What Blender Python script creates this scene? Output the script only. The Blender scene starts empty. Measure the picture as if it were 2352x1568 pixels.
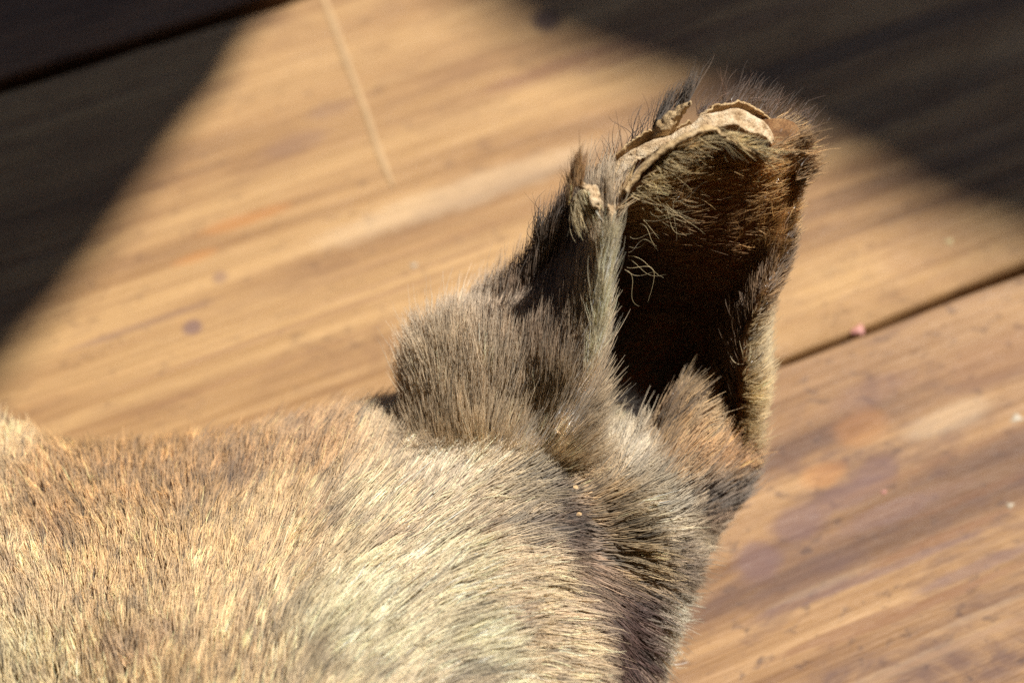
import bpy, bmesh, math, random
import numpy as np
from mathutils import Vector, kdtree

random.seed(7)
rng = np.random.default_rng(7)
S = bpy.context.scene
COL = S.collection

# ------------------------------------------------------------------ camera
PITCH = math.radians(60)
CAM = np.array([0.0, -0.225, 0.465])
FWD = np.array([0.0, math.cos(PITCH), -math.sin(PITCH)])
RIGHT = np.array([1.0, 0.0, 0.0])
UP = np.array([0.0, math.sin(PITCH), math.cos(PITCH)])
LENS = 60.0
cam_data = bpy.data.cameras.new("camera")
cam_data.lens = LENS
cam_data.sensor_width = 36.0
cam_data.clip_start = 0.005
cam_data.clip_end = 200.0
cam_data.dof.use_dof = True
cam_data.dof.focus_distance = 0.443
cam_data.dof.aperture_fstop = 5.6
cam_data.dof.aperture_blades = 0
cam = bpy.data.objects.new("camera", cam_data)
COL.objects.link(cam)
cam.location = Vector(CAM)
cam.rotation_euler = (math.radians(90) - PITCH, 0, 0)
S.camera = cam

# ------------------------------------------------------------------ sky, sun, exposure
SUN_EL = math.radians(60)
SUN_AZ = math.radians(56)            # measured from +Y towards +X
SUN = np.array([math.sin(SUN_AZ) * math.cos(SUN_EL), math.cos(SUN_AZ) * math.cos(SUN_EL), math.sin(SUN_EL)])
world = bpy.data.worlds.new("World")
S.world = world
world.use_nodes = True
wn = world.node_tree.nodes
wl = world.node_tree.links
sky = wn.new("ShaderNodeTexSky")
sky.sky_type = 'NISHITA'
sky.sun_disc = False
sky.sun_elevation = SUN_EL
sky.sun_rotation = SUN_AZ
sky.dust_density = 1.2
bg = wn["Background"]
wl.new(sky.outputs[0], bg.inputs[0])
bg.inputs[1].default_value = 0.05
sun_data = bpy.data.lights.new("sun", 'SUN')
sun_data.energy = 5.0
sun_data.angle = math.radians(0.7)
sun_data.color = (1.0, 0.955, 0.88)
sun = bpy.data.objects.new("sun", sun_data)
COL.objects.link(sun)
sun.rotation_euler = Vector(SUN).to_track_quat('Z', 'Y').to_euler()
sun.location = (0.5, 2, 2)
S.view_settings.view_transform = 'Standard'
S.view_settings.look = 'None'
S.view_settings.gamma = 1.0
S.view_settings.use_curve_mapping = False
S.view_settings.exposure = 0.68
S.cycles.max_bounces = 5
S.cycles.diffuse_bounces = 3
S.cycles.transparent_max_bounces = 8
S.cycles.use_denoising = False
S.cycles_curves.shape = 'THICK'

# ------------------------------------------------------------------ helpers
W0, H0 = 2352.0, 1568.0              # reading grid of the photograph
FPX = LENS / 36.0 * W0


def ray(px, py):
    px = np.asarray(px, float)[..., None]
    py = np.asarray(py, float)[..., None]
    return FWD + RIGHT * (px - W0 / 2) / FPX + UP * (H0 / 2 - py) / FPX


def at(px, py, z):
    d = ray(px, py)
    s = (np.asarray(z, float)[..., None] - CAM[2]) / d[..., 2:3]
    return CAM + d * s


def project(p):
    v = p - CAM
    dep = v @ FWD
    return np.stack([W0 / 2 + FPX * (v @ RIGHT) / dep, H0 / 2 - FPX * (v @ UP) / dep], -1)


# plane of the ear: leans back, open towards the viewer
EAR_TILT = math.radians(55)
EAR_YAW = math.radians(5)
EN = np.array([math.sin(EAR_YAW) * math.sin(EAR_TILT), -math.cos(EAR_YAW) * math.sin(EAR_TILT), math.cos(EAR_TILT)])
EB = at(1400, 1000, 0.052)


def on_ear(px, py, w):
    d = ray(px, py)
    s = ((EB - CAM) @ EN) / (d @ EN)
    dn = np.linalg.norm(d, axis=-1)
    return CAM + d * (s - np.asarray(w, float) / dn)[..., None]


def lin(c):
    c = np.asarray(c, float) / 255.0
    return np.where(c <= 0.04045, c / 12.92, ((c + 0.055) / 1.055) ** 2.4)


def catmull(ctrl, n):
    """ctrl (k, ...) -> n samples of a Catmull-Rom curve through them"""
    k = len(ctrl)
    u = np.linspace(0, k - 1, n)
    i = np.clip(u.astype(int), 0, k - 2)
    f = (u - i).reshape((-1,) + (1,) * (ctrl.ndim - 1))
    p0 = ctrl[np.clip(i - 1, 0, k - 1)]
    p1 = ctrl[i]
    p2 = ctrl[i + 1]
    p3 = ctrl[np.clip(i + 2, 0, k - 1)]
    return 0.5 * (2 * p1 + (p2 - p0) * f + (2 * p0 - 5 * p1 + 4 * p2 - p3) * f ** 2 + (3 * p1 - p0 - 3 * p2 + p3) * f ** 3)


def surface(ctrl, nr, nc):
    a = catmull(np.asarray(ctrl, float), nr)
    return np.swapaxes(catmull(np.swapaxes(a, 0, 1), nc), 0, 1)


def vnoise(p, scale, seed):
    """smooth value noise from a few random plane waves, about -1..1"""
    r = np.random.default_rng(seed)
    out = np.zeros(p.shape[:-1])
    for k in range(9):
        d = r.normal(size=p.shape[-1])
        d /= np.linalg.norm(d)
        f = scale * (0.6 + 1.1 * r.random())
        out += np.sin(p @ d * f + r.random() * 6.28)
    return out / 4.2


def grid_faces(nr, nc, wrap=False):
    r, c = np.meshgrid(np.arange(nr - 1), np.arange(nc if wrap else nc - 1), indexing='ij')
    c2 = (c + 1) % nc
    return np.stack([r * nc + c, r * nc + c2, (r + 1) * nc + c2, (r + 1) * nc + c], -1).reshape(-1, 4)


def mesh_obj(name, verts, faces, mat, parent=None, smooth=True):
    me = bpy.data.meshes.new(name)
    me.from_pydata(np.asarray(verts).reshape(-1, 3).tolist(), [], [list(map(int, f)) for f in faces])
    me.update()
    if smooth:
        me.polygons.foreach_set('use_smooth', [True] * len(me.polygons))
    if mat:
        me.materials.append(mat)
    o = bpy.data.objects.new(name, me)
    COL.objects.link(o)
    if parent:
        o.parent = parent
    return o


def tag(o, label=None, cat=None, group=None, kind=None):
    for k, v in (("label", label), ("category", cat), ("group", group), ("kind", kind)):
        if v:
            o[k] = v
    return o


def unit(v):
    return v / np.maximum(np.linalg.norm(v, axis=-1, keepdims=True), 1e-12)


def field(pts, pix, power=3.0, soft=45.0):
    """values at scattered picture places spread smoothly to the roots"""
    pts = np.asarray(pts, float)
    out = np.zeros((len(pix), pts.shape[1] - 2))
    tot = np.zeros(len(pix))
    for row in pts:
        d2 = ((pix - row[:2]) ** 2).sum(-1) + soft ** 2
        w = d2 ** (-power / 2)
        tot += w
        out += w[:, None] * row[2:]
    return out / tot[:, None]


def sample_grid(G, n, weight=None, wrap=False):
    """G (nr,nc,3): random area-weighted roots with normals"""
    nr, nc = G.shape[:2]
    q = grid_faces(nr, nc, wrap)
    V = G.reshape(-1, 3)
    T = np.concatenate([q[:, [0, 1, 2]], q[:, [0, 2, 3]]])
    a, b, c = V[T[:, 0]], V[T[:, 1]], V[T[:, 2]]
    fn = np.cross(b - a, c - a)
    ar = np.linalg.norm(fn, axis=1)
    vn = np.zeros_like(V)
    for k in range(3):
        np.add.at(vn, T[:, k], fn)
    vn = unit(vn)
    pr = ar.copy()
    if weight is not None:
        pr *= weight.reshape(-1)[T].mean(1)
    pr /= pr.sum()
    t = rng.choice(len(T), n, p=pr)
    u, v = rng.random(n), rng.random(n)
    m = u + v > 1
    u[m], v[m] = 1 - u[m], 1 - v[m]
    w = 1 - u - v
    P = a[t] * w[:, None] + b[t] * u[:, None] + c[t] * v[:, None]
    N = unit(vn[T[t, 0]] * w[:, None] + vn[T[t, 1]] * u[:, None] + vn[T[t, 2]] * v[:, None])
    return P, N


def img_dir(dx, dy):
    """a direction read in the picture (y down) as a world direction parallel to the image plane"""
    return dx[:, None] * RIGHT - dy[:, None] * UP


def hair(name, P, N, tang, length, root_col, tip_col, mat, parent, lift0=0.9, lift1=0.15, rad=0.00011,
         clump=0.5, clump_size=0.003, wave=0.06, spread=0.22, K=7, taper=0.25, jitter_col=0.15, dark_tip=0.0, floor=True):
    n = len(P)
    tang = unit(tang - (tang * N).sum(-1, keepdims=True) * N)
    tang = unit(tang + rng.normal(0, 1, (n, 3)) * np.broadcast_to(np.asarray(spread, float), (n,))[:, None])
    tang = unit(tang - (tang * N).sum(-1, keepdims=True) * N)
    l0 = np.broadcast_to(np.asarray(lift0, float), (n,)) + rng.normal(0, .12, n)
    l1 = np.broadcast_to(np.asarray(lift1, float), (n,)) + rng.normal(0, .12, n)
    d0 = np.cos(l0)[:, None] * tang + np.sin(l0)[:, None] * N
    d1 = np.cos(l1)[:, None] * tang + np.sin(l1)[:, None] * N
    L = (np.broadcast_to(np.asarray(length, float), (n,)) * rng.uniform(.65, 1.15, n) * np.where(rng.random(n) < .06, 1.4, 1.0))
    u = np.linspace(0, 1, K)
    pos = P[:, None] + L[:, None, None] * ((u - u * u / 2)[None, :, None] * d0[:, None] + (u * u / 2)[None, :, None] * d1[:, None] * 1.3)
    side = unit(np.cross(N, tang))
    ph = rng.random(n) * 6.28
    am = rng.normal(0, wave, n) * L
    pos += (am[:, None] * np.sin(ph[:, None] + u[None] * 3.2) * u[None])[:, :, None] * side[:, None]
    if clump > 0:
        nc = max(8, int(n / 26)) if clump_size is None else None
        # clump centres: a thinned random set of the hairs themselves
        cell = {}
        for i in rng.permutation(n):
            k = (int(P[i, 0] / clump_size), int(P[i, 1] / clump_size), int(P[i, 2] / clump_size))
            if k not in cell:
                cell[k] = i
        cent = np.array(list(cell.values()))
        kd = kdtree.KDTree(len(cent))
        for j, i in enumerate(cent):
            kd.insert(P[i], j)
        kd.balance()
        near = np.array([kd.find(p)[1] for p in P])
        gi = cent[near]
        cf = np.clip(clump * rng.uniform(.4, 1.25, n), 0, .95)
        cw = cf[:, None, None] * (u ** 1.2)[None, :, None]
        tip = P[gi][:, None] + (pos[gi] - P[gi][:, None]) * (L / L[gi])[:, None, None]
        pos = pos * (1 - cw) + tip * cw
        ccol = rng.normal(0, 1, len(cent))[near]
    else:
        ccol = np.zeros(n)
    if floor:
        pos[:, :, 2] = np.maximum(pos[:, :, 2], 0.0015)
    g = np.exp(rng.normal(0, jitter_col, n) + ccol * jitter_col * .9)[:, None]
    rc = np.clip(root_col * g, 0.001, .95)
    tc = np.clip(tip_col * g, 0.001, .95)
    if dark_tip > 0:
        m = rng.random(n) < dark_tip
        tc[m] *= .22
    mixu = np.clip(u * 1.5, 0, 1)[None, :, None]
    col = rc[:, None] * (1 - mixu) + tc[:, None] * mixu
    rr = rad * rng.uniform(.7, 1.25, n)[:, None] * (1 - (1 - taper) * u[None] ** 2)
    cu = bpy.data.hair_curves.new(name)
    cu.add_curves([K] * n)
    cu.attributes['position'].data.foreach_set('vector', pos.astype(np.float32).ravel())
    ra = cu.attributes.get('radius') or cu.attributes.new('radius', 'FLOAT', 'POINT')
    ra.data.foreach_set('value', rr.astype(np.float32).ravel())
    ca = cu.attributes.new('hair_colour', 'FLOAT_COLOR', 'POINT')
    ca.data.foreach_set('color', np.concatenate([col, np.ones((n, K, 1))], -1).astype(np.float32).ravel())
    cu.materials.append(mat)
    o = bpy.data.objects.new(name, cu)
    COL.objects.link(o)
    o.parent = parent
    o["kind"] = "stuff"
    return o


# ------------------------------------------------------------------ materials
def new_mat(name):
    m = bpy.data.materials.new(name)
    m.use_nodes = True
    t = m.node_tree
    t.nodes.clear()
    out = t.nodes.new("ShaderNodeOutputMaterial")
    return m, t, out


def N_(t, kind, **kw):
    n = t.nodes.new(kind)
    for k, v in kw.items():
        if k in ('ins',):
            for a, b in v.items():
                n.inputs[a].default_value = b
        else:
            setattr(n, k, v)
    return n


def ramp(t, stops):
    r = t.nodes.new("ShaderNodeValToRGB")
    e = r.color_ramp.elements
    e[0].position, e[0].color = stops[0][0], (*stops[0][1], 1)
    e[1].position, e[1].color = stops[-1][0], (*stops[-1][1], 1)
    for p, c in stops[1:-1]:
        k = e.new(p)
        k.color = (*c, 1)
    return r


def mix(t, fac, a, b, mode='MIX'):
    m = t.nodes.new("ShaderNodeMix")
    m.data_type = 'RGBA'
    m.blend_type = mode
    for sock, v in ((m.inputs[0], fac), (m.inputs[6], a), (m.inputs[7], b)):
        if hasattr(v, 'is_linked'):
            t.links.new(v, sock)
        elif isinstance(v, (int, float)):
            sock.default_value = v
        else:
            sock.default_value = (*v, 1)
    return m.outputs[2]


def fur_material(name, rough=.30, gloss=.10, trans=.28):
    """hair shaft: coloured diffuse body that lets some light through, plus a glossy cuticle"""
    m, t, out = new_mat(name)
    at_ = N_(t, "ShaderNodeAttribute", attribute_name="hair_colour")
    d = N_(t, "ShaderNodeBsdfDiffuse")
    tr = N_(t, "ShaderNodeBsdfTranslucent")
    h = N_(t, "ShaderNodeBsdfHair", component='Reflection', ins={'Color': (.95, .93, .9, 1), 'RoughnessU': rough, 'RoughnessV': .8, 'Offset': -.1})
    t.links.new(at_.outputs['Color'], d.inputs['Color'])
    t.links.new(at_.outputs['Color'], tr.inputs['Color'])
    m1 = N_(t, "ShaderNodeMixShader", ins={0: trans})
    m2 = N_(t, "ShaderNodeMixShader", ins={0: gloss})
    t.links.new(d.outputs[0], m1.inputs[1])
    t.links.new(tr.outputs[0], m1.inputs[2])
    t.links.new(m1.outputs[0], m2.inputs[1])
    t.links.new(h.outputs[0], m2.inputs[2])
    t.links.new(m2.outputs[0], out.inputs[0])
    return m


def skin_material(name, c1, c2, c3, scale=220, bump=.4, translucent=0.0, rough=.75):
    m, t, out = new_mat(name)
    tc = N_(t, "ShaderNodeTexCoord")
    n1 = N_(t, "ShaderNodeTexNoise", ins={'Scale': scale, 'Detail': 6, 'Roughness': .6})
    n2 = N_(t, "ShaderNodeTexNoise", ins={'Scale': scale * 7, 'Detail': 5, 'Roughness': .65})
    for n in (n1, n2):
        t.links.new(tc.outputs['Object'], n.inputs['Vector'])
    r = ramp(t, [(.32, c1), (.5, c2), (.68, c3)])
    t.links.new(n1.outputs[0], r.inputs[0])
    r2 = ramp(t, [(.35, (.55, .5, .45)), (.6, (1, 1, 1))])
    t.links.new(n2.outputs[0], r2.inputs[0])
    c = mix(t, .8, r.outputs[0], r2.outputs[0], 'MULTIPLY')
    b = N_(t, "ShaderNodeBsdfPrincipled", ins={'Roughness': rough})
    b.inputs['Specular IOR Level'].default_value = .25
    t.links.new(c, b.inputs['Base Color'])
    bp = N_(t, "ShaderNodeBump", ins={'Strength': bump, 'Distance': .0006})
    t.links.new(n2.outputs[0], bp.inputs['Height'])
    t.links.new(bp.outputs[0], b.inputs['Normal'])
    if translucent:
        tr = N_(t, "ShaderNodeBsdfTranslucent")
        tr.inputs[0].default_value = (.75, .33, .1, 1)
        ms = N_(t, "ShaderNodeMixShader")
        ms.inputs[0].default_value = translucent
        t.links.new(b.outputs[0], ms.inputs[1])
        t.links.new(tr.outputs[0], ms.inputs[2])
        t.links.new(ms.outputs[0], out.inputs[0])
    else:
        t.links.new(b.outputs[0], out.inputs[0])
    return m


FUR = fur_material("fur")
FUR_SOFT = fur_material("soft_fur", .4, .08, .45)
HIDE = skin_material("hide_skin", (.10, .065, .04), (.16, .105, .06), (.22, .15, .09), 150)
EAR_SKIN = skin_material("ear_skin", (.10, .05, .02), (.26, .13, .05), (.40, .23, .10), 260, .6, .2)
CARTILAGE = skin_material("dry_cartilage", (.38, .24, .12), (.66, .49, .30), (.80, .66, .47), 330, .9, .08)
RAWHIDE = skin_material("rawhide", (.42, .27, .13), (.62, .44, .23), (.74, .57, .35), 240, .8, .15)


def wood_material(name, light, mid, dark, stain, seed, stain_amt, marks=()):
    m, t, out = new_mat(name)
    tc = N_(t, "ShaderNodeTexCoord")
    mp = N_(t, "ShaderNodeMapping")
    mp.inputs['Location'].default_value = (seed * 1.37, seed * .61, seed * .2)
    t.links.new(tc.outputs['Object'], mp.inputs[0])

    def noise(scale_vec, scale, detail=5, rough=.55, dist=0.0):
        k = N_(t, "ShaderNodeMapping")
        k.inputs['Scale'].default_value = scale_vec
        t.links.new(mp.outputs[0], k.inputs[0])
        n = N_(t, "ShaderNodeTexNoise", ins={'Scale': scale, 'Detail': detail, 'Roughness': rough, 'Distortion': dist})
        t.links.new(k.outputs[0], n.inputs['Vector'])
        return n.outputs[0]
    broad = noise((.7, 11, 11), 5, 3, .5, .25)
    grain = noise((.4, 26, 26), 14, 5, .6, .2)
    fine = noise((.6, 60, 60), 22, 4, .6)
    blot = noise((3, 8, 8), 5, 7, .66, .6)
    spots = noise((30, 45, 45), 5, 4, .6)
    r = ramp(t, [(.32, dark), (.44, mid), (.60, light), (.75, tuple(min(1, x * 1.08) for x in light))])
    t.links.new(broad, r.inputs[0])
    rg = ramp(t, [(.32, (.70, .63, .56)), (.50, (.93, .92, .9)), (.7, (1.06, 1.05, 1.03))])
    t.links.new(grain, rg.inputs[0])
    c = mix(t, .85, r.outputs[0], rg.outputs[0], 'MULTIPLY')
    rf = ramp(t, [(.35, (.78, .74, .7)), (.55, (1, 1, 1))])
    t.links.new(fine, rf.inputs[0])
    c = mix(t, .7, c, rf.outputs[0], 'MULTIPLY')
    rs = ramp(t, [(.50, (0, 0, 0)), (.66, (1, 1, 1))])
    t.links.new(blot, rs.inputs[0])
    f = N_(t, "ShaderNodeMath", operation='MULTIPLY')
    t.links.new(rs.outputs[0], f.inputs[0])
    f.inputs[1].default_value = stain_amt
    c = mix(t, f.outputs[0], c, stain)
    rp = ramp(t, [(.57, (0, 0, 0)), (.70, (1, 1, 1))])
    t.links.new(spots, rp.inputs[0])
    f2 = N_(t, "ShaderNodeMath", operation='MULTIPLY')
    t.links.new(rp.outputs[0], f2.inputs[0])
    f2.inputs[1].default_value = stain_amt * .8
    c = mix(t, f2.outputs[0], c, tuple(x * .6 for x in stain))
    # knots, stains, dark streaks and painted warm shade at known places (local x, y, half length, half width, colour, strength)
    wob = N_(t, "ShaderNodeTexNoise", ins={'Scale': 75.0, 'Detail': 7, 'Roughness': .65})
    t.links.new(tc.outputs['Object'], wob.inputs['Vector'])
    for (mx, my, la, lb, mc, ms) in marks:
        k = N_(t, "ShaderNodeMapping", vector_type='TEXTURE')
        k.inputs['Location'].default_value = (mx, my, 0)
        k.inputs['Scale'].default_value = (la, lb, 1)
        t.links.new(tc.outputs['Object'], k.inputs[0])
        ln = N_(t, "ShaderNodeVectorMath", operation='LENGTH')
        t.links.new(k.outputs[0], ln.inputs[0])
        ad = N_(t, "ShaderNodeMath", operation='ADD')
        t.links.new(ln.outputs['Value'], ad.inputs[0])
        t.links.new(wob.outputs[0], ad.inputs[1])
        mr = N_(t, "ShaderNodeMapRange", interpolation_type='SMOOTHSTEP', ins={1: 1.75, 2: 1.05, 3: 0.0, 4: ms})
        t.links.new(ad.outputs[0], mr.inputs[0])
        c = mix(t, mr.outputs[0], c, mc)
    b = N_(t, "ShaderNodeBsdfPrincipled")
    b.inputs['Specular IOR Level'].default_value = .35
    t.links.new(c, b.inputs['Base Color'])
    rr = ramp(t, [(.3, (.42,) * 3), (.7, (.68,) * 3)])
    t.links.new(blot, rr.inputs[0])
    t.links.new(rr.outputs[0], b.inputs['Roughness'])
    add = N_(t, "ShaderNodeMath", operation='ADD')
    t.links.new(grain, add.inputs[0])
    t.links.new(fine, add.inputs[1])
    bp = N_(t, "ShaderNodeBump", ins={'Strength': .6, 'Distance': .0014})
    t.links.new(add.outputs[0], bp.inputs['Height'])
    t.links.new(bp.outputs[0], b.inputs['Normal'])
    t.links.new(b.outputs[0], out.inputs[0])
    return m


def flat_material(name, col, rough=.8):
    m, t, out = new_mat(name)
    tc = N_(t, "ShaderNodeTexCoord")
    n = N_(t, "ShaderNodeTexNoise", ins={'Scale': 60.0, 'Detail': 5})
    t.links.new(tc.outputs['Object'], n.inputs['Vector'])
    r = ramp(t, [(.3, tuple(x * .7 for x in col)), (.7, tuple(min(1, x * 1.15) for x in col))])
    t.links.new(n.outputs[0], r.inputs[0])
    b = N_(t, "ShaderNodeBsdfPrincipled", ins={'Roughness': rough})
    t.links.new(r.outputs[0], b.inputs['Base Color'])
    t.links.new(b.outputs[0], out.inputs[0])
    return m


# ------------------------------------------------------------------ floor of boards
a1, a2 = at(0, 205, 0), at(620, 0, 0)
b1, b2 = at(1810, 818, 0), at(2352, 622, 0)
ang = .5 * (math.atan2(a2[1] - a1[1], a2[0] - a1[0]) + math.atan2(b2[1] - b1[1], b2[0] - b1[0]))
du = np.array([math.cos(ang), math.sin(ang), 0])
dv = np.array([-math.sin(ang), math.cos(ang), 0])
va = float(((a1 + a2) / 2) @ dv)      # far seam
vb = float(((b1 + b2) / 2) @ dv)      # near seam
print("board angle", math.degrees(ang), "width", va - vb)
bw = va - vb
ground = mesh_obj("floor", [(-3, -3, -.06), (3, -3, -.06), (3, 3, -.06), (-3, 3, -.06)], [(0, 1, 2, 3)], flat_material("joist_dark", (.02, .015, .012)))
tag(ground, kind="structure")
gap_far, gap_near = .0046, .0022


def mark(px, py, lx, ly, col, k, mid):
    """a mark read at picture x, y with half length and half width in picture units, in a board's own coordinates"""
    q = at(px, py, 0.0) - dv * mid
    return (float(q @ du), float(q @ dv), lx / 7300.0, ly / 6500.0, col, k)


mid_m = (vb + gap_near / 2 + va - gap_far / 2) / 2
mid_n = (vb - bw + vb - gap_near / 2) / 2
KNOT_SHADE, PURPLE, ORANGE, PALE, BROWN = (.07, .034, .021), (.15, .085, .075), (.42, .18, .05), (.60, .46, .30), (.20, .095, .045)
marks_m = [mark(*a, mid_m) for a in [
    (1255, 45, 42, 36, KNOT_SHADE, .95), (440, 752, 26, 20, PURPLE, .8), (505, 636, 20, 16, PURPLE, .5), (560, 505, 120, 16, ORANGE, .55), (450, 590, 60, 14, ORANGE, .45),
    (700, 740, 500, 7, BROWN, .45), (330, 745, 200, 9, PURPLE, .35), (900, 640, 380, 6, BROWN, .35), (1000, 560, 330, 7, BROWN, .3),
    (1080, 440, 420, 40, PALE, .28), (1900, 130, 600, 22, KNOT_SHADE, .5), (1350, 130, 300, 24, BROWN, .7), (2000, 260, 420, 60, KNOT_SHADE, .45), (1500, 110, 260, 14, BROWN, .7),  # upper-right streaks: their red-brown also paints the warm shade there
    (2130, 560, 160, 60, BROWN, .35), (680, 330, 90, 30, PURPLE, .28), (760, 250, 70, 22, PURPLE, .25), (1700, 60, 250, 30, BROWN, .5), (560, 860, 420, 6, BROWN, .3)]]
marks_n = [mark(*a, mid_n) for a in [
    (1740, 1290, 60, 42, PURPLE, .75), (1830, 1200, 70, 34, PURPLE, .7), (1960, 1130, 110, 26, PURPLE, .6), (2010, 1080, 60, 26, PURPLE, .55), (2060, 1170, 170, 22, PURPLE, .55),
    (2150, 1240, 200, 10, BROWN, .7), (2080, 1290, 230, 9, PURPLE, .6), (2120, 1390, 260, 10, BROWN, .8), (1930, 1450, 190, 9, BROWN, .7), (2250, 1300, 160, 14, PURPLE, .6),
    (2200, 1480, 260, 7, BROWN, .55), (1860, 1370, 160, 12, PURPLE, .4), (2000, 900, 120, 30, PURPLE, .35), (1980, 980, 70, 40, ORANGE, .3), (1890, 1090, 60, 26, ORANGE, .4),
    (2300, 820, 160, 60, BROWN, .4), (2180, 960, 120, 30, PALE, .25), (2100, 1520, 330, 12, PALE, .12), (1900, 1340, 140, 9, PALE, .12),
    (2150, 1060, 260, 8, BROWN, .35), (2250, 1130, 200, 8, BROWN, .4), (2270, 1400, 160, 8, PALE, .12)]]
WOOD_MID = wood_material("board_wood_pale", (.43, .26, .112), (.325, .183, .076), (.185, .097, .042), (.15, .075, .042), 3.1, .4, marks_m)
WOOD_NEAR = wood_material("board_wood_stained", (.38, .225, .106), (.27, .15, .071), (.14, .074, .042), (.115, .064, .05), 8.4, .85, marks_n)
WOOD_FAR = wood_material("board_wood_dark", (.24, .12, .055), (.18, .085, .04), (.11, .05, .026), (.07, .038, .026), 5.7, .6)  # redder wood colour puts warm shade into the far board


def plank(v0, v1, mat, u0=-1.2, u1=1.4, z=0.0, wear=.0005):
    """one board: long box with worn, slightly wavy rounded edges; local X runs along the board"""
    nu = 260
    us = np.linspace(u0, u1, nu)
    rad = .0016
    prof = []
    mid = (v0 + v1) / 2
    h = (v1 - v0) / 2
    for s, zz in [(-h, -.03), (-h, -rad * 1.5), (-h + rad * .35, -rad * .55), (-h + rad, -rad * .12), (-h + rad * 2.4, 0), (-h * .5, 0), (0, 0),
                  (h * .5, 0), (h - rad * 2.4, 0), (h - rad, -rad * .12), (h - rad * .35, -rad * .55), (h, -rad * 1.5), (h, -.03)]:
        prof.append((s, zz))
    V = np.zeros((nu, len(prof), 3))
    for j, (s, zz) in enumerate(prof):
        e = abs(s) > h * .9
        w1 = vnoise(us[:, None], 60, 11 + (s > 0) + int(v0 * 1e4) % 50) * wear + vnoise(us[:, None], 300, 31 + (s > 0)) * wear * .6
        V[:, j, 0] = us
        V[:, j, 1] = s + (w1 if e else 0)
        V[:, j, 2] = z + zz
    o = mesh_obj("plank", V, grid_faces(nu, len(prof)), mat, ground)
    o.rotation_euler = (0, 0, ang)
    o.location = Vector(dv * mid)
    return o


p_mid = plank(vb + gap_near / 2, va - gap_far / 2, WOOD_MID)
p_near = plank(vb - bw, vb - gap_near / 2, WOOD_NEAR)
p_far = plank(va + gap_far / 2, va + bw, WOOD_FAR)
p_near2 = plank(vb - 2 * bw - .004, vb - bw - .004, WOOD_NEAR)
p_far2 = plank(va + bw + .004, va + 2 * bw, WOOD_FAR)


def to_plank(p, o_mid):
    q = p - dv * o_mid
    return np.stack([q @ du, q @ dv, q[..., 2]], -1)


def gouge(pts, half, rise, mat, parent, mid):
    """a shallow raised-edged scrape in the board's surface, a little bow in its course"""
    a = catmull(np.array(pts, float), 60)
    c = to_plank(at(a[:, 0], a[:, 1], 0.0), mid)
    d = unit(np.gradient(c, axis=0))
    sd = np.stack([-d[:, 1], d[:, 0], d[:, 2]], -1)
    wv = 1 + .25 * vnoise(c, 300, 71)
    fade = np.minimum(1, np.minimum(np.linspace(.6, 6, 60), np.linspace(7, .1, 60)))
    V = np.stack([c + sd * (k * half * wv * fade)[:, None] + np.array([0, 0, 1]) * (.0003 + h_ * rise * fade)[:, None] for k, h_ in
                  [(-1.6, -.9), (-1, .25), (-.45, 1), (.3, .8), (.8, .3), (1.3, -.9)]], 1)
    o = mesh_obj("scrape", V, grid_faces(60, 6), mat, parent)
    return o


SCRAPE = flat_material("scraped_wood", (.37, .235, .112), .7)
gouge([(738, -20), (768, 60), (800, 150), (838, 250), (868, 340), (905, 432)], .0008, .0002, SCRAPE, p_mid, mid_m)


def fleck(px, py, r, col, parent, mid, name="paint_fleck"):
    c = to_plank(at(px, py, 0.0), mid)
    n = 14
    V = [(c[0], c[1], .0004)]
    for ring, (k, h_) in enumerate([(.6, .00035), (1.0, -.0002)]):
        for i in range(n):
            th = i / n * 6.283
            rr = r * .7 * k * (1 + .3 * math.sin(3 * th + px) + .2 * math.sin(5 * th + py))
            V.append((c[0] + rr * 1.4 * math.cos(th), c[1] + rr * math.sin(th), h_))
    F = [(0, 1 + i, 1 + (i + 1) % n) for i in range(n)] + [(1 + i, 1 + n + i, 1 + n + (i + 1) % n, 1 + (i + 1) % n) for i in range(n)]
    return mesh_obj(name, V, F, col, parent)


PINK, WHITE, YELL = flat_material("pink_paint", (.42, .18, .15), .5), flat_material("pale_paint", (.36, .30, .22), .5), flat_material("straw_bit", (.45, .36, .18), .6)
for a_ in [(1972, 757, .0022, PINK), (2335, 960, .0022, WHITE), (2030, 1130, .0010, PINK), (2320, 1160, .0014, WHITE)]:
    fleck(*a_, p_near, mid_n)
for a_ in [(2180, 555, .0016, YELL), (950, 610, .0014, WHITE)]:
    fleck(*a_, p_mid, mid_m)

# ------------------------------------------------------------------ unseen panels added and outlined to cast the two floor shadows


def to_caster(px, py, WY):
    p = at(px, py, 0.0)
    s = (WY - p[..., 1]) / SUN[1]
    return p + s[..., None] * SUN


blocker_mat = flat_material("light_blocker", (.11, .06, .033))


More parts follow.
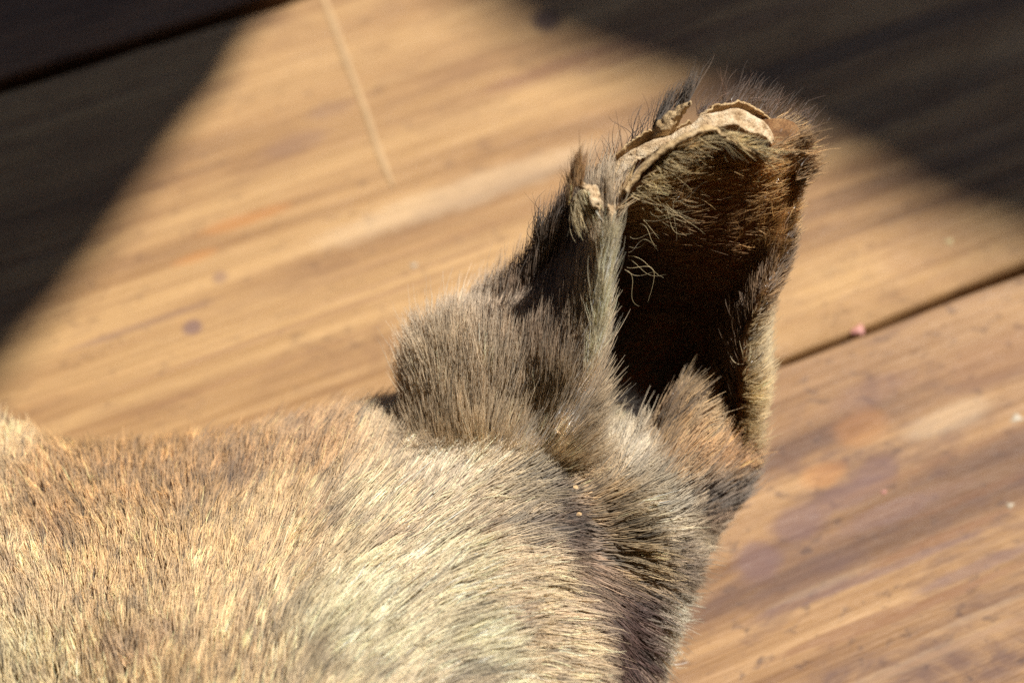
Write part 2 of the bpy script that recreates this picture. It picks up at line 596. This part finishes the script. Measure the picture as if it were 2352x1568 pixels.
def shadow_caster(name, pix, WY):
    q = to_caster(np.array([p[0] for p in pix], float), np.array([p[1] for p in pix], float), WY)
    d_ = [q[0]]
    for a_, b_ in zip(q, list(q[1:]) + [q[0]]):          # a slightly uneven outline, for an uneven shadow edge
        m_ = max(2, int(np.linalg.norm(b_ - a_) / .012)) if np.linalg.norm(b_ - a_) < .6 else 2
        for k_ in range(1, m_ + 1):
            p_ = a_ + (b_ - a_) * k_ / m_
            d_.append(p_ + np.array([1, 0, 1]) * float(vnoise(p_[None], 45, 77)[0]) * (.006 if k_ < m_ else 0))
    q = np.array(d_[:-1])
    n = len(q)
    bm = bmesh.new()
    f = [bm.verts.new(Vector((v[0], WY, v[2]))) for v in q]
    b = [bm.verts.new(Vector((v[0], WY + .03, v[2]))) for v in q]
    bm.faces.new(f)
    bm.faces.new(b[::-1])
    for i in range(n):
        bm.faces.new((f[i], b[i], b[(i + 1) % n], f[(i + 1) % n]))
    bmesh.ops.recalc_face_normals(bm, faces=bm.faces)
    me = bpy.data.meshes.new(name)
    bm.to_mesh(me)
    bm.free()
    me.materials.append(blocker_mat)
    o = bpy.data.objects.new(name, me)
    COL.objects.link(o)
    tag(o, kind="structure")
    return o


shadow_caster("shadow_caster_left", [(-6000, 3200), (-480, 3200), (-330, 1500), (-60, 950), (60, 810), (190, 630), (330, 430), (430, 290), (520, 190), (640, 30), (800, -160), (960, -420), (-6000, -420)], .5)
shadow_caster("shadow_caster_right", [(960, -420), (1010, -90), (1100, 30), (1210, 100), (1400, 170), (1600, 235), (1800, 320), (1950, 400), (2110, 500), (2330, 585), (2700, 690), (2850, 1000), (2980, 3200), (9000, 3200), (9000, -420)], .95)

sky_blocker = mesh_obj("sky_blocker_top", [(-3, -3, 1.76), (3, -3, 1.76), (3, .4, 1.76), (-3, .4, 1.76), (-3, -3, 1.81), (3, -3, 1.81), (3, .4, 1.81), (-3, .4, 1.81)],
                [(3, 2, 1, 0), (4, 5, 6, 7), (0, 1, 5, 4), (1, 2, 6, 5), (2, 3, 7, 6), (3, 0, 4, 7)], blocker_mat, None, False)
tag(sky_blocker, kind="structure")  # unseen slab added overhead to keep skylight off the floor


def blocker_panel(name, a, b):
    """an unseen upright panel added to hold off skylight, from floor to ceiling, away from the picture"""
    a, b = np.array(a, float), np.array(b, float)
    n = np.array([b[1] - a[1], a[0] - b[0]]) / np.linalg.norm(b - a) * .04
    q = [a, b, b + n, a + n]
    V = [(*k, -.05) for k in q] + [(*k, 1.76) for k in q]
    return tag(mesh_obj(name, V, [(0, 1, 5, 4), (1, 2, 6, 5), (2, 3, 7, 6), (3, 0, 4, 7), (4, 5, 6, 7)], blocker_mat, None, False), kind="structure")


blocker_panel("sky_blocker_left", (-1.5, -1.6), (-1.5, .4))  # these three close the surroundings only to darken the shade
blocker_panel("sky_blocker_right", (2.3, -1.6), (2.3, .9))
blocker_panel("sky_blocker_front", (-1.5, -1.6), (2.3, -1.6))

# ------------------------------------------------------------------ the pelt
pelt = bpy.data.objects.new("animal_pelt", None)
COL.objects.link(pelt)
pelt.location = (0, 0, 0)
tag(pelt, "tan and grey furry animal pelt with one upright torn ear, lying on wooden boards", "animal pelt")

# --- head and neck skin: a rounded mound
sil = np.array([(-420, 990), (-200, 985), (0, 990), (150, 1040), (300, 1045), (500, 1025), (700, 985), (880, 945), (1000, 915), (1200, 880), (1360, 965),
                (1470, 1000), (1535, 950), (1562, 915), (1605, 905), (1655, 950), (1706, 1035), (1690, 1120), (1645, 1205), (1590, 1280), (1550, 1380), (1510, 1490), (1490, 1590), (1470, 1780),
                (1400, 2050), (1000, 2350), (300, 2400), (-300, 2300), (-650, 2000), (-700, 1600), (-620, 1200)], float)
closed = np.concatenate([sil[-2:], sil, sil[:3]])
loop = catmull(closed, 12 * (len(closed) - 1) + 1)[24:24 + 12 * len(sil)]
ctr = np.array([640.0, 1720.0])
zc = [  # picture x, y, height
    (-400, 1000, .030), (0, 1000, .034), (150, 1050, .034), (500, 1040, .036), (880, 960, .046), (1200, 930, .052), (1450, 980, .046), (1560, 940, .060), (1605, 930, .063), (1655, 975, .054), (1240, 1010, .058), (1340, 1010, .057), (1100, 1000, .057), (1240, 1080, .059), (1150, 950, .057), (1300, 960, .057), (1020, 960, .053), (1380, 1000, .055),
    (1700, 1040, .046), (1680, 1120, .034), (1600, 1230, .028), (1550, 1380, .026), (1500, 1540, .024), (1480, 1780, .02),
    (0, 1150, .045), (300, 1200, .047), (600, 1150, .049), (900, 1080, .054), (0, 1400, .053), (400, 1400, .060), (800, 1350, .066), (1050, 1150, .061),
    (1100, 1300, .067), (1200, 1200, .059), (1150, 1450, .066), (1300, 1400, .058), (1290, 1520, .056), (0, 1600, .055), (500, 1600, .064), (900, 1600, .069),
    (1305, 1120, .053), (1330, 1195, .049), (1385, 1290, .044), (1440, 1370, .038), (1475, 1480, .031),
    (1420, 1090, .054), (1500, 1120, .058), (1580, 1040, .062), (1450, 1030, .050), (1470, 1200, .053), (1530, 1250, .047), (1520, 1340, .040), (600, 2100, .05), (1300, 1900, .04), (-500, 1900, .04)]
NT, NS = 70, len(loop)
ts = np.linspace(0, 1, NT) ** 1.6        # 0 at the edge, 1 at the centre
PX = loop[None] * (1 - ts[:, None, None]) + ctr[None, None] * ts[:, None, None]
zc = np.array(zc, float)
flat_px = PX.reshape(-1, 2)
Zw, Zs = np.zeros(len(flat_px)), np.zeros(len(flat_px))
for r in zc:                             # smooth kernel fit: no terraces
    sg = 58.0 if r[0] > 1180 else 120.0
    k = np.exp(-((flat_px - r[:2]) ** 2).sum(-1) / (2 * sg ** 2)) * (58.0 / sg) ** 2 + 1e-4 / (1 + ((flat_px - r[:2]) ** 2).sum(-1) / 200.0 ** 2) ** 2
    Zw += k * r[2]
    Zs += k
Z = (Zw / Zs).reshape(NT, NS)
edge_d = np.linalg.norm(PX - loop[None], axis=-1)
Z -= .007 * np.exp(-(edge_d / 30.0))
G = at(PX[..., 0], PX[..., 1], Z)
G[..., 2] += vnoise(G, 150, 5) * .0006
ctr_w = G[-1].mean(0)
skirt = []
E0 = G[0]
outw = unit((E0 - ctr_w) * np.array([1, 1, 0]))
for k, (o_, f_) in enumerate([(.002, .72), (.0015, .42), (-.002, .16), (-.008, .02)]):
    s = E0 + outw * o_
    s[:, 2] = E0[:, 2] * f_ + .0006
    skirt.append(s)
GB = np.concatenate([np.array(skirt[::-1]), G])
GBf = np.concatenate([GB, GB[:, :1]], 1)
body = mesh_obj("head_skin", GB, grid_faces(GB.shape[0], NS, True)[:, ::-1], HIDE, pelt)

# --- the ear: closed cross sections from the root to the torn tip
rows = [
    [(950, 1050, -.016), (1100, 1130, -.010), (1230, 1140, -.008), (1325, 1130, -.008), (1335, 1070, -.020), (1500, 1060, -.026), (1620, 1040, -.024), (1690, 1030, -.012), (1712, 1030, -.016), (1650, 1010, -.030), (1300, 1000, -.032)],
    [(950, 1030, -.012), (1100, 1075, .003), (1225, 1080, .008), (1325, 1060, .010), (1330, 1030, -.018), (1500, 1020, -.028), (1620, 1010, -.026), (1690, 1020, -.006), (1715, 1020, -.012), (1650, 1000, -.032), (1300, 980, -.034)],
    [(962, 925, -.012), (1070, 928, -.001), (1205, 935, .005), (1346, 920, .011), (1342, 912, -.018), (1490, 910, -.029), (1630, 900, -.026), (1698, 900, .002), (1730, 895, -.005), (1690, 890, -.032), (1250, 880, -.036)],
    [(992, 820, -.017), (1090, 815, -.007), (1215, 808, .001), (1366, 800, .011), (1358, 800, -.018), (1510, 800, -.028), (1645, 795, -.024), (1704, 790, .004), (1734, 785, -.004), (1690, 770, -.030), (1240, 760, -.036)],
    [(1080, 758, -.020), (1160, 738, -.013), (1250, 712, -.004), (1378, 700, .011), (1370, 700, -.016), (1530, 690, -.025), (1675, 690, -.020), (1740, 690, .005), (1760, 690, -.004), (1710, 680, -.031), (1250, 680, -.038)],
    [(1200, 648, -.018), (1255, 630, -.013), (1315, 614, -.005), (1390, 605, .010), (1386, 605, -.012), (1550, 590, -.013), (1715, 590, -.010), (1789, 590, .000), (1804, 590, -.004), (1730, 580, -.028), (1310, 590, -.034)],
    [(1265, 542, -.015), (1302, 534, -.011), (1342, 527, -.004), (1404, 518, .008), (1412, 512, -.006), (1590, 500, -.004), (1730, 490, -.004), (1807, 490, -.003), (1822, 490, -.005), (1750, 490, -.023), (1345, 510, -.028)],
    [(1312, 492, -.012), (1332, 490, -.009), (1362, 492, -.004), (1418, 470, .008), (1456, 425, .002), (1600, 400, .000), (1730, 400, -.001), (1812, 405, -.003), (1836, 400, -.006), (1760, 390, -.017), (1400, 440, -.022)],
    [(1372, 456, -.008), (1376, 456, -.006), (1384, 456, -.004), (1436, 442, .006), (1530, 346, .004), (1638, 310, .002), (1718, 350, .002), (1766, 358, .000), (1838, 318, -.008), (1780, 272, -.011), (1500, 334, -.013)],
]
R = np.array(rows, float)
CW = on_ear(R[..., 0], R[..., 1], R[..., 2])
NRE = 60
per = 8
ncol = R.shape[1]
ext = np.concatenate([CW[:, -2:], CW, CW[:, :3]], 1)
A = catmull(ext, NRE)
nce = ext.shape[1]
Bf = np.swapaxes(catmull(np.swapaxes(A, 0, 1), per * (nce - 1) + 1), 0, 1)
EAR = Bf[:, 2 * per:2 * per + per * ncol]
EAR = EAR + EN * (vnoise(EAR, 260, 8) * .0007)[..., None]
nce2 = EAR.shape[1]
top_c = EAR[-1].mean(0) - EN * .004 - UP * .006
ear_v = np.concatenate([EAR.reshape(-1, 3), top_c[None]])
cap = [((NRE - 1) * nce2 + k, (NRE - 1) * nce2 + (k + 1) % nce2, NRE * nce2) for k in range(nce2)]   # skin cap over the torn tip, added to stop light leaking inside
ear = mesh_obj("ear", ear_v, [list(f) for f in grid_faces(NRE, nce2, True)] + [list(f) for f in cap], EAR_SKIN, pelt)


def cols(a, b):
    """slice of the ear's skin between control columns a and b (closed count)"""
    idx = np.arange(a * per, b * per + 1) % EAR.shape[1]
    return EAR[:, idx]


OUTER, INNER, MARGIN, BACK = cols(0, 3), cols(3, 7), cols(7, 9), cols(9, 11)

# --- torn cartilage along the tip
bk = [(1376, 440), (1408, 380), (1464, 340), (1532, 311), (1585, 286), (1614, 266), (1660, 256), (1703, 252), (1746, 276), (1770, 300), (1778, 322)]
fr = [(1400, 452), (1424, 396), (1468, 362), (1520, 334), (1586, 305), (1630, 286), (1664, 276), (1690, 280), (1724, 298), (1752, 310), (1770, 326)]
lo = [(1412, 486), (1446, 428), (1492, 384), (1540, 344), (1594, 314), (1636, 304), (1668, 318), (1700, 336), (1730, 348), (1754, 350), (1768, 348)]
nb = len(bk)
wb = np.linspace(-.006, -.008, nb)
C = np.zeros((6, nb, 3))
bk, fr, lo = (np.array(a, float) for a in (bk, fr, lo))
C[0, :, :2] = bk + (4, 16); C[0, :, 2] = -.012
C[1, :, :2] = bk; C[1, :, 2] = wb + .0008
C[2, :, :2] = bk * .55 + fr * .45 + (0, 3); C[2, :, 2] = wb + .0030
C[3, :, :2] = fr + (3, 8); C[3, :, 2] = wb + .0044
C[4, :, :2] = fr + (5, 14); C[4, :, 2] = wb - .001
C[5, :, :2] = lo; C[5, :, 2] = wb - .004
RIM = surface(on_ear(C[..., 0], C[..., 1], C[..., 2]), 46, 320)
prof = np.sin(np.linspace(0, 1, 46) * math.pi)[:, None] ** .5
RIM = RIM + EN * ((vnoise(RIM, 500, 3) * .0007 + np.abs(vnoise(RIM, 1300, 4)) * .0005 - np.abs(vnoise(RIM, 3400, 14)) * .00028) * prof)[..., None] \
    + UP * ((vnoise(RIM, 600, 6) * .0006 + vnoise(RIM, 3600, 16) * .00010) * prof)[..., None] + RIGHT * (vnoise(RIM, 3000, 17) * .0001 * prof)[..., None]
rim = mesh_obj("torn_edge", RIM, grid_faces(46, 320), CARTILAGE, ear)


def sheet(name, rows_, mat, parent, nr, nc, thick=.0005, rough=.0003, f=1500, seed=1):
    """a thin torn piece of dry skin with real thickness and a ragged outline"""
    a = np.array(rows_, float)
    q = surface(on_ear(a[..., 0], a[..., 1], a[..., 2]), nr, nc)
    q = q + EN * (vnoise(q, f, seed) * rough)[..., None] + UP * (vnoise(q, f * 2.3, seed + 1) * rough)[..., None] + RIGHT * (vnoise(q, f * 2.1, seed + 2) * rough)[..., None]
    o = mesh_obj(name, q, grid_faces(nr, nc), mat, parent)
    md = o.modifiers.new("thickness", 'SOLIDIFY')
    md.thickness = thick
    md.offset = 0
    return o, q


# thin skin of the back of the ear, left standing behind the cartilage
e1 = np.array([(1374, 446), (1392, 392), (1412, 366), (1462, 324), (1500, 304), (1540, 306), (1586, 284)], float)
sheet("back_skin_edge", [[(*(p + (6, 26)), -.014) for p in e1], [(*p, -.011) for p in e1], [(*(p + (-1, -8)), -.010) for p in e1]], RAWHIDE, ear, 12, 120, .0005, .0003, 1400, 40)
e2 = np.array([(1604, 272), (1640, 252), (1672, 244), (1704, 242), (1740, 258), (1766, 282), (1786, 306), (1782, 330)], float)
sheet("back_skin_edge", [[(*(p + (-4, 26)), -.016) for p in e2], [(*p, -.013) for p in e2], [(*(p + (2, -6)), -.011) for p in e2]], RAWHIDE, ear, 12, 120, .0005, .0004, 1500, 50)
# crumbling lip of the inner skin
lp = np.array([(1436, 438), (1462, 402), (1488, 374), (1532, 338), (1585, 309), (1620, 297), (1640, 298), (1662, 312), (1698, 334), (1746, 356), (1766, 358)], float)
lw = np.array([.008, .0065, .006, .0055, .005, .0045, .004, .004, .004, .003, .001])
lt = [[(*(p + (a_, b_)), w_ + c_) for p, w_ in zip(lp, lw)] for a_, b_, c_ in [(-2, -2, -.004), (-2, -5, -.001), (1, 0, .0014), (4, 7, .001)]]
lip, LIP = sheet("inner_skin_lip", lt, RAWHIDE, ear, 14, 260, .0004, .00022, 900, 60)
# standing flap of torn skin
flap, FLAP = sheet("skin_flap", [[(1496, 318, -.010), (1514, 318, -.008), (1538, 318, -.009)], [(1500, 297, -.010), (1528, 296, -.006), (1553, 293, -.009)],
                                 [(1526, 268, -.010), (1548, 270, -.006), (1567, 267, -.008)], [(1560, 246, -.008), (1573, 247, -.005), (1585, 243, -.007)],
                                 [(1583, 233, -.006), (1585, 233, -.005), (1588, 232, -.006)]], RAWHIDE, ear, 40, 24, .0006, .0004, 1200, 70)
# torn tip on the left with dried yellowish tissue
tipf, TIPF = sheet("torn_tip", [[(1336, 424, .002), (1344, 422, .004), (1354, 426, .003)], [(1334, 440, .003), (1352, 438, .007), (1374, 440, .004)], [(1338, 458, .004), (1358, 458, .009), (1382, 460, .006)],
                                [(1350, 482, .004), (1366, 482, .009), (1386, 484, .006)], [(1362, 512, .002), (1372, 514, .006), (1384, 514, .004)]], CARTILAGE, ear, 30, 24, .0006, .0006, 1600, 80)
tis, TIS = sheet("dried_tissue", [[(1392, 474, .006), (1402, 470, .009), (1414, 474, .007)], [(1392, 494, .006), (1402, 494, .011), (1412, 494, .009)], [(1390, 520, .006), (1398, 522, .011), (1406, 520, .010)]],
                 CARTILAGE, ear, 20, 16, .0006, .0005, 1800, 90)

# ------------------------------------------------------------------ fur
def hexc(*c):
    return lin(c)


DIRS = [(0, 1000, .1, -1), (0, 1150, -.25, -1), (0, 1350, -.35, -1), (0, 1550, -.25, -1), (150, 1150, -.4, -1), (300, 1050, -.1, -1), (300, 1250, -.3, -1), (300, 1500, -.1, -1),
        (600, 1050, .05, -1), (600, 1250, .1, -1), (550, 1500, .15, -1), (800, 1050, .2, -1), (800, 1200, .45, -1), (950, 1000, .25, -1), (1000, 1100, .6, -1), (900, 1300, .8, -1),
        (820, 1480, .9, -1), (1100, 1180, 1, -.5), (1100, 1330, 1, -.25), (1050, 1500, 1, -.3), (1300, 1230, 1, .05), (1300, 1350, 1, .15), (1280, 1520, 1, .15), (1430, 1400, 1, .5),
        (1470, 1530, .8, .6), (1390, 1060, .3, -1), (1500, 1100, .6, -.9), (1600, 1050, .8, -.7), (1660, 1120, 1, -.2), (1420, 1180, 1, -.3), (1560, 1240, 1, .1), (1480, 1310, 1, .3),
        (1540, 1400, 1, .35), (1250, 1050, .8, -.5), (1200, 950, .35, -1), (1500, 1540, .7, .8)]
TIPC = [(0, 1000, 226, 190, 138), (150, 1150, 205, 160, 102), (0, 1350, 226, 190, 140), (0, 1550, 232, 200, 152), (300, 1080, 190, 144, 86), (500, 1090, 184, 138, 80), (700, 1060, 196, 152, 96),
        (300, 1300, 222, 180, 122), (600, 1250, 226, 188, 132), (400, 1500, 226, 188, 134), (800, 1200, 232, 202, 156), (900, 1000, 206, 178, 136), (1000, 1100, 226, 204, 168), (800, 1450, 236, 209, 168),
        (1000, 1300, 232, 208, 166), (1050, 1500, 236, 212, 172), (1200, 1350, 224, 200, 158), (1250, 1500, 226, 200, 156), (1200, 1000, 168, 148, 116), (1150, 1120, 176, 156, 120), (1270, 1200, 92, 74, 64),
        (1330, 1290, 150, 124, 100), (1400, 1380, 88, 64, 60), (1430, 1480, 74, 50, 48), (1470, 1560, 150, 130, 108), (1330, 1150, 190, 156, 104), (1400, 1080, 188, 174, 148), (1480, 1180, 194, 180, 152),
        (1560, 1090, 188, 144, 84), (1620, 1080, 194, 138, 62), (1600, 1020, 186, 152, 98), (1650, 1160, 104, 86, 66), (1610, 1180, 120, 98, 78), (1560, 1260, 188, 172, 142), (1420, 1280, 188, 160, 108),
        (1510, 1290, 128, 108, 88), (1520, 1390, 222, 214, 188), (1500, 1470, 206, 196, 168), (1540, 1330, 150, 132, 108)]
wgt = np.ones(G.shape[:2])
pxy = project(G.reshape(-1, 3)).reshape(G.shape[0], G.shape[1], 2)
inside = (pxy[..., 0] > -140) & (pxy[..., 1] < 1680) & (pxy[..., 0] < 1900)
wgt = np.where(inside, 1.0, .45)
P, N = sample_grid(G, 190000, wgt, True)
N = np.where((N[:, 2:3] < 0), -N, N)
pix = project(P)
D = field(DIRS, pix, 3.2, 40)
T = img_dir(D[:, 0], D[:, 1])
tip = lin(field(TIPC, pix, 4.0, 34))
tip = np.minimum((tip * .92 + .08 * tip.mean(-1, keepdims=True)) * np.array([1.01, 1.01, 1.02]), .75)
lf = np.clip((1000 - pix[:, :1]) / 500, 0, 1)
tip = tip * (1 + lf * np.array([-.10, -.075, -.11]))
spot = vnoise(P, 260, 21) + .6 * vnoise(P, 700, 22)
dk = np.clip((spot - .6) * 1.4, 0, .65)[:, None]
tip = tip * (1 - dk) + tip * np.array([.42, .36, .36]) * dk
root = tip * np.array([.32, .29, .27])  # brown roots, deepened to paint the shade between hairs
leftness = np.clip((900 - pix[:, 0]) / 500, 0, 1)
length = .0068 + .0036 * (1 - leftness)
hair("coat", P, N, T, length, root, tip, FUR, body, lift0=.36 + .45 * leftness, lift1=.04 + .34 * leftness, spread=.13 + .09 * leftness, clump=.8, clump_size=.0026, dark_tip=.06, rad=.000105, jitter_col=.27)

# outer face of the ear and the puff at its root
wo = project(OUTER.reshape(-1, 3))
P, N = sample_grid(OUTER, 42000, np.where((wo[:, 1] < 500) & (wo[:, 0] > 1370), .05, 1.0))
pix = project(P)
N = np.where(((N * (CAM - P)).sum(-1, keepdims=True) < 0), -N, N)
DO = [(920, 900, -.5, -1), (920, 800, -.55, -1), (960, 740, -.3, -1), (1080, 700, .0, -1), (1080, 850, .05, -1), (1180, 800, .35, -1), (1180, 950, .3, -1), (1060, 980, .15, -1), (1300, 900, .4, -1),
      (1380, 850, .25, -1), (1400, 700, .12, -1), (1300, 700, .3, -1), (1200, 650, .3, -1), (1300, 550, .35, -1), (1400, 560, .15, -1), (1350, 1000, .7, -.8), (1250, 1030, .6, -.8)]
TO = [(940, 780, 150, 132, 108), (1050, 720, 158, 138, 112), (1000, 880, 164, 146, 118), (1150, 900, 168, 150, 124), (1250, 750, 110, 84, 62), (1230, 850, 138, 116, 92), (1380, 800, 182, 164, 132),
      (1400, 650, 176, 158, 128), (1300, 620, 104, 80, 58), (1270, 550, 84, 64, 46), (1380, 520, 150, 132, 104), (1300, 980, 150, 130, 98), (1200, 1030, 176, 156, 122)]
puff = np.clip((1180 - pix[:, 0]) / 140, 0, 1) * np.clip((1010 - pix[:, 1]) / 190, 0, 1)
D = field(DO, pix, 3.2, 30)
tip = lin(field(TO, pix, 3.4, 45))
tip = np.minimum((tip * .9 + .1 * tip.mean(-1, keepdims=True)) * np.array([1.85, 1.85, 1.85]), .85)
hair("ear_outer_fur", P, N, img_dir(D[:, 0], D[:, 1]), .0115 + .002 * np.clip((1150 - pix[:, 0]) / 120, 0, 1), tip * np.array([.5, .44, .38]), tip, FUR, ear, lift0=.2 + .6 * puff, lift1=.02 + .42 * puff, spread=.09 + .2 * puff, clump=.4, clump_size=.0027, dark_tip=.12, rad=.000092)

# cup of the ear
wi = project(INNER.reshape(-1, 3))
wl_ = np.where((wi[:, 0] > 1470) | (wi[:, 1] < 520), 1.0, .8)
wi = wl_ * np.clip(((wi[:, 0] - 1620) / 130) ** 2 + ((wi[:, 1] - 560) / 170) ** 2, .5, 1)
P, N = sample_grid(INNER, 11000, wi)
pix = project(P)
N = np.where(((N * (CAM - P)).sum(-1, keepdims=True) < 0), -N, N)
DI = [(1450, 480, .8, -.6), (1550, 380, 1, -.4), (1650, 340, .9, -.1), (1480, 700, .8, -.3), (1600, 600, .9, -.4), (1650, 850, .3, -1), (1750, 450, .6, -.8), (1450, 900, .6, -.8), (1780, 380, .8, -.6)]
TI = [(1450, 450, 150, 128, 92), (1550, 380, 148, 122, 80), (1650, 360, 150, 118, 70), (1600, 550, 100, 70, 36), (1480, 750, 90, 66, 40), (1650, 800, 80, 58, 34), (1780, 420, 150, 116, 66), (1500, 950, 50, 34, 22), (1440, 900, 34, 23, 15), (1420, 800, 34, 23, 15), (1430, 650, 44, 30, 18), (1480, 860, 38, 26, 16)]  # near-black hairs low on the left paint the hollow's shade
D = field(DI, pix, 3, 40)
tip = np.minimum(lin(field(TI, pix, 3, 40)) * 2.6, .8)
hair("ear_inner_fur", P, N, img_dir(D[:, 0], D[:, 1]), .006, tip * .5, tip, FUR, ear, lift0=.5, lift1=.2, clump=.5, clump_size=.003, spread=.4, rad=.00009)

# lit margin on the right
P, N = sample_grid(MARGIN, 11000)
pix = project(P)
DM = [(1730, 950, .6, -.6), (1740, 800, .5, -.9), (1760, 700, .6, -.9), (1820, 500, .8, -.6), (1840, 380, .9, -.6), (1830, 320, .9, -.4)]
TM = [(1730, 950, 176, 156, 116), (1740, 800, 178, 162, 128), (1770, 650, 150, 120, 78), (1790, 600, 120, 92, 56), (1810, 500, 166, 134, 84), (1830, 350, 166, 138, 94)]
D = field(DM, pix, 3, 40)
tip = np.minimum(lin(field(TM, pix, 3, 40)) * 1.6, .8)
ec = EAR.mean((0, 1))
N = np.where(((N * (P - ec)).sum(-1, keepdims=True) < 0), -N, N)
hair("ear_margin_fur", P, N, img_dir(D[:, 0], D[:, 1]), .0036 + .0026 * np.clip((pix[:, 1] - 720) / 100, 0, 1), tip * np.array([.4, .34, .27]), tip, FUR_SOFT, ear, lift0=.8, lift1=.4, clump=.4, clump_size=.0025, spread=.35)

# back of the ear
P, N = sample_grid(BACK, 7000)
pix = project(P)
N = np.where(((N * (P - ec)).sum(-1, keepdims=True) < 0), -N, N)
tip = np.tile(lin((122, 96, 74)), (len(P), 1))
hair("ear_back_fur", P, N, img_dir(np.full(len(P), .5), np.full(len(P), -.9)), .0045, tip * .5, tip, FUR, ear, lift0=.4, lift1=.2, clump=.3, clump_size=.003)


# ------------------------------------------------------------------ loose and sparse hairs
def along(pts, n, w):
    """random places along a line read in the picture"""
    a = catmull(np.array(pts, float), 400)
    q = a[rng.integers(0, 400, n)]
    return on_ear(q[:, 0] + rng.normal(0, 2, n), q[:, 1] + rng.normal(0, 2, n), np.full(n, w) + rng.normal(0, .0006, n))


def strays(name, P, d, length, col, parent, lift=.35, spread=.3, wave=.25, rad=.00008, clump=0, cs=.002):
    n = len(P)
    Nn = np.tile(EN, (n, 1))
    c = np.tile(lin(col), (n, 1))
    return hair(name, P, Nn, img_dir(np.full(n, float(d[0])), np.full(n, float(d[1]))), length, c * .8, c, FUR, parent, lift0=lift, lift1=lift * .6, spread=spread, wave=wave,
                rad=rad, clump=clump, clump_size=cs, jitter_col=.3, K=9, floor=False)


strays("edge_hairs", along([(1385, 420), (1412, 366), (1462, 324), (1520, 302)], 45, -.011), (.12, -1), .0095, (70, 48, 36), ear, .1, .25)
strays("flap_hairs", FLAP[4:36, :4].reshape(-1, 3)[rng.integers(0, 32 * 4, 150)] - EN * .0006, (.35, -1), .0085, (92, 72, 52), flap, -.05, .14, .08, .00009, .5, .003)
strays("tip_hairs", along([(1306, 470), (1318, 430), (1338, 425)], 170, .004), (-.03, -1), .0085, (176, 138, 88), tipf, .15, .16, .1, .00008, .8, .002)
strays("tip_side_hairs", along([(1312, 470), (1330, 440), (1352, 440)], 140, .007), (.3, 1), .008, (206, 188, 150), tipf, .15, .2, .1, .00008, .6, .002)
strays("crown_hairs", along([(1600, 262), (1660, 240), (1704, 238), (1750, 258), (1800, 290), (1845, 320)], 200, -.013), (.5, -.8), .0075, (112, 84, 66), ear, .1, .4, .2, .00007, .3, .002)
strays("corner_hairs", along([(1762, 350), (1800, 330), (1825, 330), (1832, 380), (1830, 420)], 420, -.001), (.9, -.5), .006, (178, 142, 94), ear, .35, .28, .1, .0001, .4, .002)
strays("lip_hairs", along([(1440, 450), (1490, 385), (1532, 348), (1585, 318), (1640, 305), (1700, 332), (1750, 352)], 420, .004), (.9, .3), .007, (186, 164, 116), ear, .25, .4, .2, .00007, .45, .003)
strays("cup_curls", along([(1440, 620), (1450, 540), (1500, 480), (1560, 460)], 26, .002), (1, .1), .008, (206, 184, 136), ear, .4, .6, .5, .00005)
strays("ridge_hairs", along([(1336, 930), (1354, 860), (1364, 800), (1376, 700), (1386, 620)], 2400, .0115), (.1, -1), .013, (232, 218, 184), ear, .12, .12, .08, .0001, .5, .003)  # paler than the fur around, painting the sunlit ridge
strays("wisp", along([(1236, 575), (1240, 560)], 60, -.014), (-.02, -1), .010, (96, 78, 60), ear, .2, .12, .3, .00009, .7, .003)


# ------------------------------------------------------------------ small flakes of dry skin caught in the fur
FLAKE = skin_material("skin_flakes", (.42, .27, .13), (.58, .40, .22), (.66, .50, .32), 400)
for k, (fx, fy, fz, fr_) in enumerate([(1292, 975, .0665, .0009), (1284, 992, .066, .0006), (1322, 1118, .059, .0006), (1330, 1180, .053, .0007)]):
    c = at(fx, fy, fz)
    bm = bmesh.new()
    bmesh.ops.create_icosphere(bm, subdivisions=2, radius=fr_)
    for v in bm.verts:
        n_ = 1 + .35 * float(vnoise(np.array([[*v.co]]), 2200, 90 + k)[0])
        v.co = Vector((v.co.x * n_ * 1.3, v.co.y * n_, v.co.z * n_ * .55))
    me = bpy.data.meshes.new("skin_flake")
    bm.to_mesh(me)
    bm.free()
    me.materials.append(FLAKE)
    o = bpy.data.objects.new("skin_flake", me)
    COL.objects.link(o)
    o.parent = pelt
    o.location = Vector(c)
    o.rotation_euler = (random.random(), random.random(), random.random() * 3)
